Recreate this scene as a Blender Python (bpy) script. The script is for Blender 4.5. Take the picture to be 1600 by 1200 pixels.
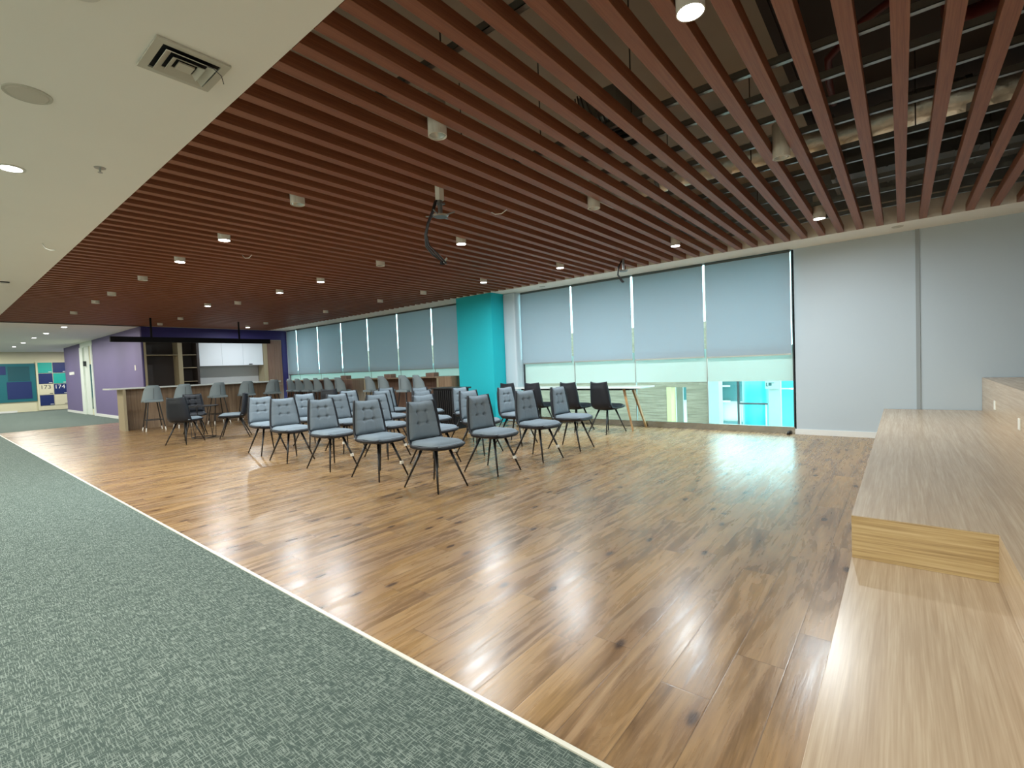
import bpy, bmesh, math, random
from mathutils import Vector, Matrix
random.seed(7)
for o in list(bpy.data.objects): bpy.data.objects.remove(o)
S = bpy.context.scene
COL = S.collection
R = math.radians

# ------------------------------------------------------------------ camera
EYE = 1.25
cd = bpy.data.cameras.new('camera'); cam = bpy.data.objects.new('camera', cd); COL.objects.link(cam)
cd.sensor_width = 36.0; cd.lens = 752.3 / 1600 * 36.0; cd.clip_start = 0.05; cd.clip_end = 200
rot = Matrix(((0.7769344311133594, 0.008406429116701305, 0.6295253940073161),
              (0.6282942466553646, 0.053556482840812464, -0.7761301712763714),
              (-0.0402396492321766, 0.9985294362687701, 0.03632816447941945)))
cam.matrix_world = Matrix.Translation((0, 0, EYE)) @ rot.to_4x4()
S.camera = cam
# ------------------------------------------------------------------ world (daylight outside the glass) and exposure
w = bpy.data.worlds.new('World'); S.world = w; w.use_nodes = True
bg = w.node_tree.nodes['Background']; bg.inputs[0].default_value = (0.60, 0.93, 1.0, 1); bg.inputs[1].default_value = 6.5
S.view_settings.view_transform = 'Standard'; S.view_settings.look = 'None'
S.view_settings.exposure = 0.08; S.view_settings.gamma = 1.0; S.view_settings.use_curve_mapping = False
LAMP_W = 24.0      # watts of one lit ceiling downlight in the slatted ceiling
LAMP_C = (0.90, 0.97, 1.0)
DOWN_W = 27.5      # watts of one lit downlight in the white ceiling
DOWN_C = (1.0, 0.985, 0.90)

# ------------------------------------------------------------------ helpers
def lin(c):
    return tuple(((v / 255) / 12.92 if v / 255 <= 0.04045 else ((v / 255 + 0.055) / 1.055) ** 2.4) for v in c) + (1,)

def mat(name, col, rough=0.6, metal=0.0, spec=0.5, emit=None, es=0.0, noise=0.0, nscale=20, bump=0.0, coat=0.0):
    m = bpy.data.materials.new(name); m.use_nodes = True
    nt = m.node_tree; b = nt.nodes['Principled BSDF']
    b.inputs['Base Color'].default_value = lin(col); b.inputs['Roughness'].default_value = rough
    b.inputs['Metallic'].default_value = metal; b.inputs['Specular IOR Level'].default_value = spec
    b.inputs['Coat Weight'].default_value = coat
    if emit:
        b.inputs['Emission Color'].default_value = (*emit, 1); b.inputs['Emission Strength'].default_value = es
    if noise or bump:
        tc = nt.nodes.new('ShaderNodeTexCoord'); n = nt.nodes.new('ShaderNodeTexNoise')
        n.inputs['Scale'].default_value = nscale; n.inputs['Detail'].default_value = 5
        nt.links.new(tc.outputs['Object'], n.inputs['Vector'])
        if noise:
            mr = nt.nodes.new('ShaderNodeMapRange'); mr.inputs[3].default_value = 1 - noise; mr.inputs[4].default_value = 1 + noise
            nt.links.new(n.outputs['Fac'], mr.inputs[0])
            mx = nt.nodes.new('ShaderNodeVectorMath'); mx.operation = 'SCALE'; mx.inputs[0].default_value = lin(col)[:3]
            nt.links.new(mr.outputs[0], mx.inputs['Scale']); nt.links.new(mx.outputs[0], b.inputs['Base Color'])
        if bump:
            bp = nt.nodes.new('ShaderNodeBump'); bp.inputs['Strength'].default_value = bump; bp.inputs['Distance'].default_value = 0.01
            nt.links.new(n.outputs['Fac'], bp.inputs['Height']); nt.links.new(bp.outputs[0], b.inputs['Normal'])
    return m

class NT:
    """small helper to write node graphs"""
    def __init__(s, m): s.t = m.node_tree; s.b = s.t.nodes['Principled BSDF']
    def _set(s, sock, v):
        if isinstance(v, bpy.types.NodeSocket): s.t.links.new(v, sock)
        elif v is not None: sock.default_value = v
    def math(s, op, a, b=None, c=None):
        n = s.t.nodes.new('ShaderNodeMath'); n.operation = op
        for i, v in enumerate((a, b, c)):
            if v is not None: s._set(n.inputs[i], v)
        return n.outputs[0]
    def pos(s):
        n = s.t.nodes.new('ShaderNodeTexCoord'); sp = s.t.nodes.new('ShaderNodeSeparateXYZ')
        s.t.links.new(n.outputs['Object'], sp.inputs[0]); return n.outputs['Object'], sp.outputs[0], sp.outputs[1], sp.outputs[2]
    def comb(s, x, y, z=0.0):
        n = s.t.nodes.new('ShaderNodeCombineXYZ')
        for i, v in enumerate((x, y, z)): s._set(n.inputs[i], v)
        return n.outputs[0]
    def noise(s, v, scale=1.0, detail=3.0, rough=0.5, dist=0.0):
        n = s.t.nodes.new('ShaderNodeTexNoise'); s._set(n.inputs['Vector'], v)
        n.inputs['Scale'].default_value = scale; n.inputs['Detail'].default_value = detail
        n.inputs['Roughness'].default_value = rough; n.inputs['Distortion'].default_value = dist
        return n.outputs['Fac']
    def white(s, v):
        n = s.t.nodes.new('ShaderNodeTexWhiteNoise'); n.noise_dimensions = '3D'; s._set(n.inputs['Vector'], v); return n.outputs['Value']
    def mr(s, v, a, b, c=0.0, d=1.0):
        n = s.t.nodes.new('ShaderNodeMapRange'); s._set(n.inputs[0], v)
        for i, q in enumerate((a, b, c, d)): n.inputs[i + 1].default_value = q
        return n.outputs[0]
    def ramp(s, f, stops):
        n = s.t.nodes.new('ShaderNodeValToRGB'); s._set(n.inputs[0], f); e = n.color_ramp.elements
        while len(e) < len(stops): e.new(0.5)
        for i, (p, c) in enumerate(stops): e[i].position = p; e[i].color = lin(c)
        return n.outputs[0]
    def mix(s, f, a, b, mode='MIX'):
        n = s.t.nodes.new('ShaderNodeMix'); n.data_type = 'RGBA'; n.blend_type = mode
        s._set(n.inputs[0], f); s._set(n.inputs[6], a); s._set(n.inputs[7], b); return n.outputs[2]
    def bump(s, h, strength=0.2, dist=0.005):
        n = s.t.nodes.new('ShaderNodeBump'); n.inputs['Strength'].default_value = strength; n.inputs['Distance'].default_value = dist
        s._set(n.inputs['Height'], h); s.t.links.new(n.outputs[0], s.b.inputs['Normal'])

def mk(name):
    m = bpy.data.materials.new(name); m.use_nodes = True; return m

# ---- geometry builder -------------------------------------------------------
class MB:
    def __init__(s): s.bm = bmesh.new()
    def box(s, x0, x1, y0, y1, z0, z1, bev=0.0):
        g = bmesh.ops.create_cube(s.bm, size=1.0)
        vs = g['verts']
        for v in vs:
            v.co = Vector((x0 + (v.co.x + .5) * (x1 - x0), y0 + (v.co.y + .5) * (y1 - y0), z0 + (v.co.z + .5) * (z1 - z0)))
        if bev > 0:
            es = list({e for v in vs for e in v.link_edges})
            bmesh.ops.bevel(s.bm, geom=es, offset=bev, segments=2, profile=0.7, affect='EDGES')
        return s
    def cone(s, p, q, r0, r1, n=12, cap=True):
        p = Vector(p); q = Vector(q); d = q - p
        g = bmesh.ops.create_cone(s.bm, cap_ends=cap, cap_tris=False, segments=n, radius1=r0, radius2=r1, depth=d.length)
        mtx = Matrix.Translation((p + q) / 2) @ d.to_track_quat('Z', 'Y').to_matrix().to_4x4()
        bmesh.ops.transform(s.bm, matrix=mtx, verts=g['verts'])
        return s
    def tube(s, pts, r, n=8):
        pts = [Vector(p) for p in pts]; rings = []
        up = Vector((0.13, 0.31, 0.94))
        for i, p in enumerate(pts):
            t = (pts[min(i + 1, len(pts) - 1)] - pts[max(i - 1, 0)]).normalized()
            a = t.cross(up)
            if a.length < 1e-3: a = t.cross(Vector((1, 0, 0)))
            a.normalize(); b = t.cross(a).normalized()
            rr = r[i] if isinstance(r, (list, tuple)) else r
            rings.append([s.bm.verts.new(p + (a * math.cos(2 * math.pi * k / n) + b * math.sin(2 * math.pi * k / n)) * rr) for k in range(n)])
        for i in range(len(rings) - 1):
            for k in range(n):
                s.bm.faces.new((rings[i][k], rings[i][(k + 1) % n], rings[i + 1][(k + 1) % n], rings[i + 1][k]))
        s.bm.faces.new(rings[0][::-1]); s.bm.faces.new(rings[-1])
        return s
    def lathe(s, prof, c=(0, 0, 0), n=24):
        rings = []
        for r, z in prof:
            rings.append([s.bm.verts.new((c[0] + r * math.cos(2 * math.pi * k / n), c[1] + r * math.sin(2 * math.pi * k / n), c[2] + z)) for k in range(n)])
        for i in range(len(rings) - 1):
            for k in range(n):
                s.bm.faces.new((rings[i][k], rings[i][(k + 1) % n], rings[i + 1][(k + 1) % n], rings[i + 1][k]))
        return s
    def grid(s, fn, nu, nv):
        """closed slab: fn(u,v,side) -> point, side 0 front / 1 back"""
        L = []
        for side in (0, 1):
            L.append([[s.bm.verts.new(fn(i / nu, j / nv, side)) for j in range(nv + 1)] for i in range(nu + 1)])
        for side in (0, 1):
            g = L[side]
            for i in range(nu):
                for j in range(nv):
                    f = (g[i][j], g[i + 1][j], g[i + 1][j + 1], g[i][j + 1])
                    s.bm.faces.new(f if side == 0 else f[::-1])
        a, b = L
        per = [(i, 0) for i in range(nu)] + [(nu, j) for j in range(nv)] + [(i, nv) for i in range(nu, 0, -1)] + [(0, j) for j in range(nv, 0, -1)]
        for k in range(len(per)):
            p = per[k]; q = per[(k + 1) % len(per)]
            s.bm.faces.new((a[q[0]][q[1]], a[p[0]][p[1]], b[p[0]][p[1]], b[q[0]][q[1]]))
        return s
    def build(s, name, m, parent=None, smooth=False, sub=0, loc=None):
        bmesh.ops.recalc_face_normals(s.bm, faces=s.bm.faces)
        me = bpy.data.meshes.new(name); s.bm.to_mesh(me); s.bm.free()
        o = bpy.data.objects.new(name, me); COL.objects.link(o)
        me.materials.append(m)
        if smooth:
            for p in me.polygons: p.use_smooth = True
        if sub:
            md = o.modifiers.new('sub', 'SUBSURF'); md.levels = sub; md.render_levels = sub
        if parent: o.parent = parent
        if loc: o.location = loc
        return o

def B(name, m, parent, *a, bev=0.0):
    return MB().box(*a, bev=bev).build(name, m, parent)
def tag(o, label=None, cat=None, group=None, kind=None):
    if label: o['label'] = label
    if cat: o['category'] = cat
    if group: o['group'] = group
    if kind: o['kind'] = kind
    return o
def empty(name, loc=(0, 0, 0), rz=0.0):
    o = bpy.data.objects.new(name, None); COL.objects.link(o); o.location = loc; o.rotation_euler = (0, 0, rz)
    o.empty_display_size = 0.1; return o
def thing(name, label, cat, loc=(0, 0, 0), rz=0.0, group=None):
    return tag(empty(name, loc, rz), label, cat, group)
KIDS = {}
def copy_tree(o, parent=None):
    c = o.copy(); COL.objects.link(c)
    if parent: c.parent = parent
    for ch in [x for x in ALLKIDS(o)]: copy_tree(ch, c)
    return c
def ALLKIDS(o): return [x for x in COL.objects if x.parent == o]
def struct(name, m, *a, bev=0.0, parent=None, label=None):
    o = B(name, m, parent, *a, bev=bev)
    if parent is None: o['kind'] = 'structure'
    if label: o['label'] = label
    return o

# ------------------------------------------------------------------ materials
def wood_floor():
    m = mk('oak_plank_floor'); t = NT(m); P, x, y, z = t.pos()
    pw, pl = 0.185, 1.25
    cx = t.math('DIVIDE', x, pw); ci = t.math('FLOOR', cx); cf = t.math('FRACT', cx)
    off = t.white(t.comb(ci, 3.3, 1.0))
    ry = t.math('ADD', t.math('DIVIDE', y, pl), off); ri = t.math('FLOOR', ry); rf = t.math('FRACT', ry)
    idv = t.comb(ci, ri, 5.0); r1 = t.white(idv); r2 = t.white(t.comb(ri, ci, 9.0))
    # grain running along the plank
    gx = t.math('MULTIPLY', x, 16.0); gy = t.math('ADD', t.math('MULTIPLY', y, 1.5), t.math('MULTIPLY', r1, 37.0))
    g1 = t.noise(t.comb(gx, gy, t.math('MULTIPLY', r2, 11.0)), 1.0, 6, 0.6, 1.0)
    g2 = t.noise(t.comb(t.math('MULTIPLY', x, 90.0), t.math('ADD', t.math('MULTIPLY', y, 5.0), t.math('MULTIPLY', r2, 20.0)), r1), 1.0, 3, 0.6, 0.4)
    g3 = t.noise(t.comb(t.math('MULTIPLY', x, 5.0), t.math('ADD', t.math('MULTIPLY', y, 1.1), t.math('MULTIPLY', r2, 50.0)), r1), 1.0, 3, 0.5, 0.5)
    base = t.ramp(g1, [(0.26, (80, 59, 42)), (0.42, (118, 91, 65)), (0.58, (144, 115, 84)), (0.8, (166, 138, 103))])
    fine = t.mr(g2, 0.3, 0.7, 0.80, 1.12)
    cold = t.mr(g3, 0.35, 0.7, 0.0, 1.0)
    c = t.mix(t.math('MULTIPLY', cold, 0.6), base, lin((168, 132, 80)), 'MIX')
    tone = t.mr(r1, 0, 1, 0.93, 1.05)
    fac = t.math('MULTIPLY', fine, tone)
    c = t.mix(1.0, c, t.comb(fac, fac, fac), 'MULTIPLY')
    # knots
    vn = t.t.nodes.new('ShaderNodeTexVoronoi'); vn.voronoi_dimensions = '2D'; vn.inputs['Scale'].default_value = 1.0
    t.t.links.new(t.comb(t.math('MULTIPLY', x, 3.4), t.math('MULTIPLY', y, 1.5), 0.0), vn.inputs['Vector'])
    dd = vn.outputs['Distance']
    pick = t.math('GREATER_THAN', t.white(vn.outputs['Position']), 0.5)
    kn = t.math('MULTIPLY', pick, t.mr(t.math('ADD', dd, t.math('MULTIPLY', g2, 0.06)), 0.065, 0.115, 1.0, 0.0))
    halo = t.math('MULTIPLY', pick, t.mr(dd, 0.05, 0.28, 0.45, 0.0))
    c = t.mix(halo, c, lin((116, 82, 50)))
    c = t.mix(t.math('MULTIPLY', kn, 0.85), c, lin((52, 34, 22)))
    # seams
    ex = t.math('MINIMUM', cf, t.math('SUBTRACT', 1.0, cf)); ey = t.math('MINIMUM', rf, t.math('SUBTRACT', 1.0, rf))
    sx = t.mr(ex, 0.0, 0.016, 1.0, 0.0); sy = t.mr(ey, 0.0, 0.0028, 1.0, 0.0)
    seam = t.math('MAXIMUM', sx, sy)
    c = t.mix(t.math('MULTIPLY', seam, 0.62), c, lin((60, 42, 28)))
    t.t.links.new(c, t.b.inputs['Base Color'])
    t.t.links.new(t.mr(g1, 0.3, 0.7, 0.22, 0.33), t.b.inputs['Roughness'])
    t.b.inputs['Specular IOR Level'].default_value = 0.5
    wav = t.noise(t.comb(t.math('MULTIPLY', x, 6.0), t.math('MULTIPLY', y, 1.2), 0.0), 1.0, 2, 0.5)
    h = t.math('SUBTRACT', t.math('ADD', t.math('MULTIPLY', g2, 0.22), t.math('MULTIPLY', wav, 0.9)), t.math('MULTIPLY', seam, 0.15))
    t.bump(h, 0.26, 0.004)
    return m

def carpet():
    m = mk('grey_green_carpet'); t = NT(m); P, x, y, z = t.pos()
    a = t.noise(t.comb(t.math('MULTIPLY', x, 22.0), t.math('MULTIPLY', y, 210.0), 0.0), 1.0, 2, 0.5)
    b = t.noise(t.comb(t.math('MULTIPLY', x, 210.0), t.math('MULTIPLY', y, 22.0), 4.0), 1.0, 2, 0.5)
    k = t.noise(t.comb(x, y, 0.0), 420.0, 2, 0.5)
    big = t.noise(t.comb(x, y, 0.0), 7.0, 2, 0.5)
    la = t.mr(a, 0.52, 0.60); lb = t.mr(b, 0.54, 0.62)
    thr = t.math('MAXIMUM', la, lb)
    thr = t.math('MULTIPLY', thr, t.mr(k, 0.3, 0.6, 0.35, 1.0))
    c = t.mix(t.math('MULTIPLY', thr, t.mr(big, 0.3, 0.7, 0.7, 1.0)), lin((82, 96, 91)), lin((168, 181, 172)))
    c = t.mix(t.mr(k, 0.35, 0.65, 0.35, 0.0), c, lin((40, 52, 48)))
    # joints of the carpet tiles
    fx = t.math('FRACT', t.math('DIVIDE', x, 1.0)); fy = t.math('FRACT', t.math('DIVIDE', y, 0.25))
    jt = t.math('MAXIMUM', t.mr(fx, 0.0, 0.004, 1, 0), t.mr(fy, 0.0, 0.012, 1, 0))
    c = t.mix(t.math('MULTIPLY', jt, 0.15), c, lin((60, 72, 66)))
    t.t.links.new(c, t.b.inputs['Base Color'])
    t.b.inputs['Roughness'].default_value = 0.95; t.b.inputs['Specular IOR Level'].default_value = 0.1
    t.bump(t.math('ADD', thr, k), 0.6, 0.004)
    return m

def laminate(name, c0, c1, c2, axis='Y', rough=0.3):
    """fine straight wood grain; axis = direction the grain runs"""
    m = mk(name); t = NT(m); P, x, y, z = t.pos()
    if axis == 'Y': v1 = t.comb(t.math('MULTIPLY', x, 38), t.math('MULTIPLY', y, 1.0), t.math('MULTIPLY', z, 38)); v2 = t.comb(t.math('MULTIPLY', x, 170), t.math('MULTIPLY', y, 4), t.math('MULTIPLY', z, 170))
    elif axis == 'X': v1 = t.comb(t.math('MULTIPLY', x, 1.0), t.math('MULTIPLY', y, 38), t.math('MULTIPLY', z, 38)); v2 = t.comb(t.math('MULTIPLY', x, 4), t.math('MULTIPLY', y, 170), t.math('MULTIPLY', z, 170))
    else: v1 = t.comb(t.math('MULTIPLY', x, 20), t.math('MULTIPLY', y, 20), t.math('MULTIPLY', z, 0.8)); v2 = t.comb(t.math('MULTIPLY', x, 90), t.math('MULTIPLY', y, 90), t.math('MULTIPLY', z, 3))
    a = t.noise(v1, 1.0, 4, 0.6, 0.6); b = t.noise(v2, 1.0, 2, 0.5)
    f = t.math('ADD', t.math('MULTIPLY', a, 0.65), t.math('MULTIPLY', b, 0.35))
    c = t.ramp(f, [(0.36, c0), (0.5, c1), (0.64, c2)])
    t.t.links.new(c, t.b.inputs['Base Color']); t.b.inputs['Roughness'].default_value = rough
    return m

M = {}
M['floor'] = wood_floor(); M['carpet'] = carpet()
M['white_paint'] = mat('white_ceiling_paint', (238, 234, 224), 0.85, noise=0.02, nscale=2)
M['wall_paint'] = mat('pale_wall_paint', (184, 197, 204), 0.55, noise=0.015, nscale=1.5)
M['trim'] = mat('metal_floor_strip', (232, 230, 215), 0.35, metal=0.3)
M['slab'] = mat('concrete_slab', (182, 170, 154), 0.9, noise=0.12, nscale=2.5)
M['dark'] = mat('dark_plenum', (66, 58, 54), 0.9)
M['slat'] = laminate('red_brown_slat', (120, 69, 45), (136, 82, 54), (150, 94, 64), 'Y', 0.5)
M['galv'] = mat('galvanised_metal', (140, 145, 145), 0.35, metal=0.9, noise=0.15, nscale=9)
M['foil'] = mat('foil_insulation', (228, 226, 216), 0.30, metal=0.95, noise=0.25, nscale=14, bump=0.9)
M['redpipe'] = mat('red_sprinkler_pipe', (92, 26, 22), 0.5)
M['rod'] = mat('hanger_rod', (60, 55, 50), 0.6)
M['lampbody'] = mat('white_lamp_body', (214, 210, 198), 0.45)
M['reflector'] = mat('lamp_reflector', (205, 205, 200), 0.25, metal=0.6)
M['bulb_on'] = mat('lit_lens', (255, 255, 255), 0.5, emit=(0.9, 0.97, 1.0), es=40)
M['bulb_off'] = mat('unlit_lens', (176, 180, 180), 0.3)
M['black'] = mat('black_metal', (20, 19, 20), 0.4)
M['blackmatte'] = mat('black_matte', (15, 15, 18), 0.7, spec=0.25)
M['shell'] = mat('black_leather_shell', (24, 28, 35), 0.5, spec=0.35, noise=0.05, nscale=60)
M['fabric'] = mat('grey_woven_fabric', (120, 132, 140), 0.95, spec=0.15, noise=0.13, nscale=210, bump=0.35)
M['stool'] = mat('grey_green_stool_fabric', (132, 144, 148), 0.8, spec=0.2, noise=0.06, nscale=150)
M['cap'] = mat('white_leg_cap', (224, 220, 210), 0.4)
M['tagm'] = mat('white_paper_tag', (228, 226, 216), 0.7)
M['seam'] = mat('dark_seam', (58, 66, 70), 0.7)
M['tabletop'] = mat('white_tabletop', (222, 228, 224), 0.22)
M['oakleg'] = laminate('oak_leg', (150, 112, 66), (170, 130, 82), (188, 148, 98), 'Z', 0.45)
M['bench_top'] = laminate('pale_oak_laminate', (176, 153, 126), (188, 166, 139), (201, 181, 154), 'Y', 0.27)
M['bench_face'] = laminate('pale_oak_laminate_cross', (150, 124, 84), (184, 158, 112), (202, 180, 136), 'X', 0.3)
M['bar_wood'] = laminate('brown_oak_panel', (120, 98, 76), (140, 116, 92), (158, 134, 108), 'Z', 0.45)
M['cab_wood'] = laminate('reddish_oak_panel', (118, 90, 76), (130, 101, 86), (140, 112, 96), 'Z', 0.45)
M['pale_edge'] = mat('pale_wood_edge', (160, 148, 120), 0.5)
M['shelf_dark'] = mat('dark_brown_shelf', (58, 50, 48), 0.5)
M['cabwhite'] = mat('white_gloss_cabinet', (226, 232, 238), 0.25)
M['backsplash'] = mat('grey_backsplash', (176, 176, 176), 0.3)
M['lamp_black'] = mat('black_pendant', (9, 9, 11), 0.7, spec=0.2)
M['teal'] = mat('turquoise_paint', (8, 178, 190), 0.6)
M['purple'] = mat('lilac_wall_paint', (108, 97, 138), 0.6, noise=0.03, nscale=2)
M['indigo'] = mat('dark_indigo_paint', (44, 34, 98), 0.6)
M['skirt_white'] = mat('white_skirting', (224, 226, 222), 0.5)
M['blind'] = mk('roller_blind_fabric')
t = NT(M['blind']); t.b.inputs['Base Color'].default_value = lin((164, 182, 192)); t.b.inputs['Roughness'].default_value = 0.8
t.b.inputs['Specular IOR Level'].default_value = 0.2
P_, x_, y_, z_ = t.pos(); t.bump(t.noise(P_, 500, 2, 0.5), 0.1, 0.001)
tr = t.t.nodes.new('ShaderNodeBsdfTranslucent'); tr.inputs[0].default_value = lin((186, 208, 216))
ms = t.t.nodes.new('ShaderNodeMixShader'); ms.inputs[0].default_value = 0.24
t.t.links.new(t.b.outputs[0], ms.inputs[1]); t.t.links.new(tr.outputs[0], ms.inputs[2])
t.t.links.new(ms.outputs[0], t.t.nodes['Material Output'].inputs[0])
M['rail'] = mat('blind_head_rail', (74, 84, 84), 0.4, metal=0.4)
M['alu'] = mat('brushed_aluminium', (168, 172, 168), 0.3, metal=0.85)
M['kick'] = mat('brushed_steel_kick', (150, 148, 140), 0.22, metal=0.9, noise=0.2, nscale=6)
M['darkframe'] = mat('dark_window_frame', (60, 66, 68), 0.4, metal=0.3)
def glass(name, tint):
    m = bpy.data.materials.new(name); m.use_nodes = True; nt = m.node_tree; nt.nodes.clear()
    o = nt.nodes.new('ShaderNodeOutputMaterial'); a = nt.nodes.new('ShaderNodeBsdfTransparent'); a.inputs[0].default_value = (*tint, 1)
    g = nt.nodes.new('ShaderNodeBsdfGlossy'); g.inputs['Roughness'].default_value = 0.02
    mx = nt.nodes.new('ShaderNodeMixShader'); fr = nt.nodes.new('ShaderNodeFresnel'); fr.inputs[0].default_value = 1.45
    ge = nt.nodes.new('ShaderNodeNewGeometry'); m1 = nt.nodes.new('ShaderNodeMath'); m1.operation = 'SUBTRACT'; m1.inputs[0].default_value = 1.0; nt.links.new(ge.outputs['Backfacing'], m1.inputs[1]); m2 = nt.nodes.new('ShaderNodeMath'); m2.operation = 'MULTIPLY'; nt.links.new(fr.outputs[0], m2.inputs[0]); nt.links.new(m1.outputs[0], m2.inputs[1]); nt.links.new(m2.outputs[0], mx.inputs[0]); nt.links.new(a.outputs[0], mx.inputs[1]); nt.links.new(g.outputs[0], mx.inputs[2])
    nt.links.new(mx.outputs[0], o.inputs[0]); return m
M['glass'] = glass('clear_glass', (0.93, 0.97, 0.95)); M['glass_tint'] = glass('cyan_glass', (0.30, 0.80, 0.84))
def frosted():
    m = bpy.data.materials.new('frosted_film'); m.use_nodes = True; nt = m.node_tree; nt.nodes.clear()
    o = nt.nodes.new('ShaderNodeOutputMaterial'); a = nt.nodes.new('ShaderNodeBsdfTranslucent'); a.inputs[0].default_value = (0.50, 0.62, 0.60, 1)
    d = nt.nodes.new('ShaderNodeBsdfPrincipled'); d.inputs['Base Color'].default_value = (0.75, 0.80, 0.74, 1); d.inputs['Roughness'].default_value = 0.35
    mx = nt.nodes.new('ShaderNodeMixShader'); mx.inputs[0].default_value = 0.45
    nt.links.new(a.outputs[0], mx.inputs[1]); nt.links.new(d.outputs[0], mx.inputs[2]); nt.links.new(mx.outputs[0], o.inputs[0]); return m
M['frost'] = frosted()
M['cream'] = mat('cream_wall', (212, 208, 178), 0.7)
M['tealdk'] = mat('deep_teal_panel', (2, 98, 108), 0.55)
M['navy'] = mat('navy_panel', (12, 38, 96), 0.5)
M['aqua'] = mat('aqua_panel', (16, 166, 152), 0.5)
M['ink'] = mat('dark_lettering', (40, 48, 60), 0.6)
M['chalk'] = mat('white_lettering', (232, 232, 226), 0.6)
M['door_white'] = mat('white_door_frame', (222, 230, 222), 0.5)
M['vent'] = mat('vent_white', (190, 186, 172), 0.6)
M['speaker'] = mat('speaker_grille', (196, 190, 176), 0.8)
M['socket'] = mat('white_socket', (234, 232, 220), 0.4)
def stonewall():
    m = mk('beige_tile_wall'); t = NT(m); P, x, y, z = t.pos()
    a = t.noise(t.comb(t.math('MULTIPLY', x, 1.6), 0.0, t.math('MULTIPLY', z, 26.0)), 1.0, 4, 0.6, 0.4)
    f = t.math('FRACT', t.math('DIVIDE', z, 0.15)); g = t.mr(f, 0.0, 0.06, 1.0, 0.0)
    c = t.ramp(a, [(0.35, (128, 110, 92)), (0.5, (146, 128, 108)), (0.65, (162, 144, 124))])
    c = t.mix(t.math('MULTIPLY', g, 0.3), c, lin((104, 100, 82)))
    t.t.links.new(c, t.b.inputs['Base Color']); t.b.inputs['Roughness'].default_value = 0.6; return m
M['stone'] = stonewall()
M['outwhite'] = mat('white_render', (168, 184, 178), 0.7)
M['outgrey'] = mat('grey_paving', (150, 154, 150), 0.8)
M['dkglass'] = mat('dark_green_glazing', (52, 96, 98), 0.15)
M['cyan_panel'] = mat('cyan_glazed_panel', (70, 206, 216), 0.3)

# ------------------------------------------------------------------ room shell
XL, XR, YB, YW = -33.0, 4.0, -6.0, 8.7
CZ = 2.9           # white ceiling and underside of the slats
YE = 1.28          # carpet / wood border
YS = 8.06          # front edge of the window soffit
XK = -17.75        # kitchen back wall
fl = struct('floor', M['floor'], XK - 1.2, XR, YE, YW, -0.06, 0.0, label='brown knotty oak plank floor')
fc = struct('floor', M['carpet'], XL, XR, YB, YE - 0.018, -0.06, 0.002, label='grey green woven carpet floor')
fc2 = struct('floor', M['carpet'], XL, XK - 1.2, YE - 0.018, 6.7, -0.06, 0.002, label='grey green carpet beyond the wood floor')
struct('trim_1', M['trim'], XK - 1.2, XR, YE - 0.018, YE, -0.05, 0.008, label='thin pale strip between carpet and wood floor')
ce = struct('ceiling', M['white_paint'], XL, XR, YB, YE, CZ, CZ + 0.14, label='white plaster ceiling over the carpet')
ce2 = struct('ceiling', M['white_paint'], XL, XK, YE, 4.4, CZ, CZ + 0.14, label='white plaster ceiling at the far end')
struct('ceiling', M['slab'], XK, XR, YE, YW + 0.2, 3.92, 4.05, label='grey concrete slab above the slats')
struct('wall_plenum', M['slab'], XK, XR, YE - 0.12, YE, CZ + 0.14, 3.92, label='upstand above the slats along the carpet side')
struct('wall_plenum_end', M['slab'], XK - 0.1, XK, YE, YW, CZ, 3.92, label='upstand above the slats at the kitchen end')
struct('trim_2', M['white_paint'], XK, XR, YS, YW, CZ, CZ + 0.30, label='white soffit above the windows')
# window wall: piers, sill kerb and head
WR = (-6.68, -1.32); WL = (-17.6, -8.24)
struct('wall_window', M['wall_paint'], WR[1], XR, YW, YW + 0.2, 0, 3.95, label='pale blank wall right of the windows')
struct('wall_window', M['wall_paint'], WL[1], WR[0], YW, YW + 0.2, 0, 3.95, label='pale pier between the two window bands')
struct('wall_window', M['wall_paint'], XK - 0.7, WL[0], YW, YW + 0.2, 0, 3.95, label='wall at the far end of the window band')
struct('wall_window', M['wall_paint'], WR[0], WR[1], YW, YW + 0.2, 2.93, 3.95, label='wall above the near window band')
struct('wall_window', M['wall_paint'], WL[0], WL[1], YW, YW + 0.2, 2.93, 3.95, label='wall above the far window band')
struct('trim_3', mat('grey_wall_joint', (150, 158, 160), 0.5), 0.155, 0.20, YW - 0.012, YW + 0.01, 0, 2.9, label='grey vertical joint in the pale wall')
struct('baseboard_window', M['skirt_white'], WR[1], XR, YW - 0.014, YW, 0, 0.085, label='low white skirting below the pale wall')
# rounded white pier beside the turquoise column
o = MB().box(-7.04, -6.70, 8.46, YW, 0, 2.9, bev=0.05).build('wall_pier', M['wall_paint'], None, smooth=False)
o['kind'] = 'structure'; o['label'] = 'white rounded pier beside the turquoise column'
struct('ceiling', M['slab'], XL - 0.2, XK, YE, YW + 0.2, 3.92, 4.05)
struct('ceiling', M['white_paint'], XL - 0.2, -18.4, 4.4, YW + 0.2, CZ, CZ + 0.1)
struct('wall_far_end', M['cream'], XL - 0.2, -18.4, 6.6, 6.7, 0, CZ)
# closing walls (behind and beside the camera)
struct('wall_back', M['white_paint'], XL, XR, YB - 0.15, YB, 0, 3.0)
struct('wall_right', M['wall_paint'], XR, XR + 0.15, YB, YW, 0, 3.95)
# turquoise column
struct('wall_column', M['teal'], -8.13, -7.04, YS, YW, 0, 2.9, label='turquoise square column between the window bands')

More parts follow.
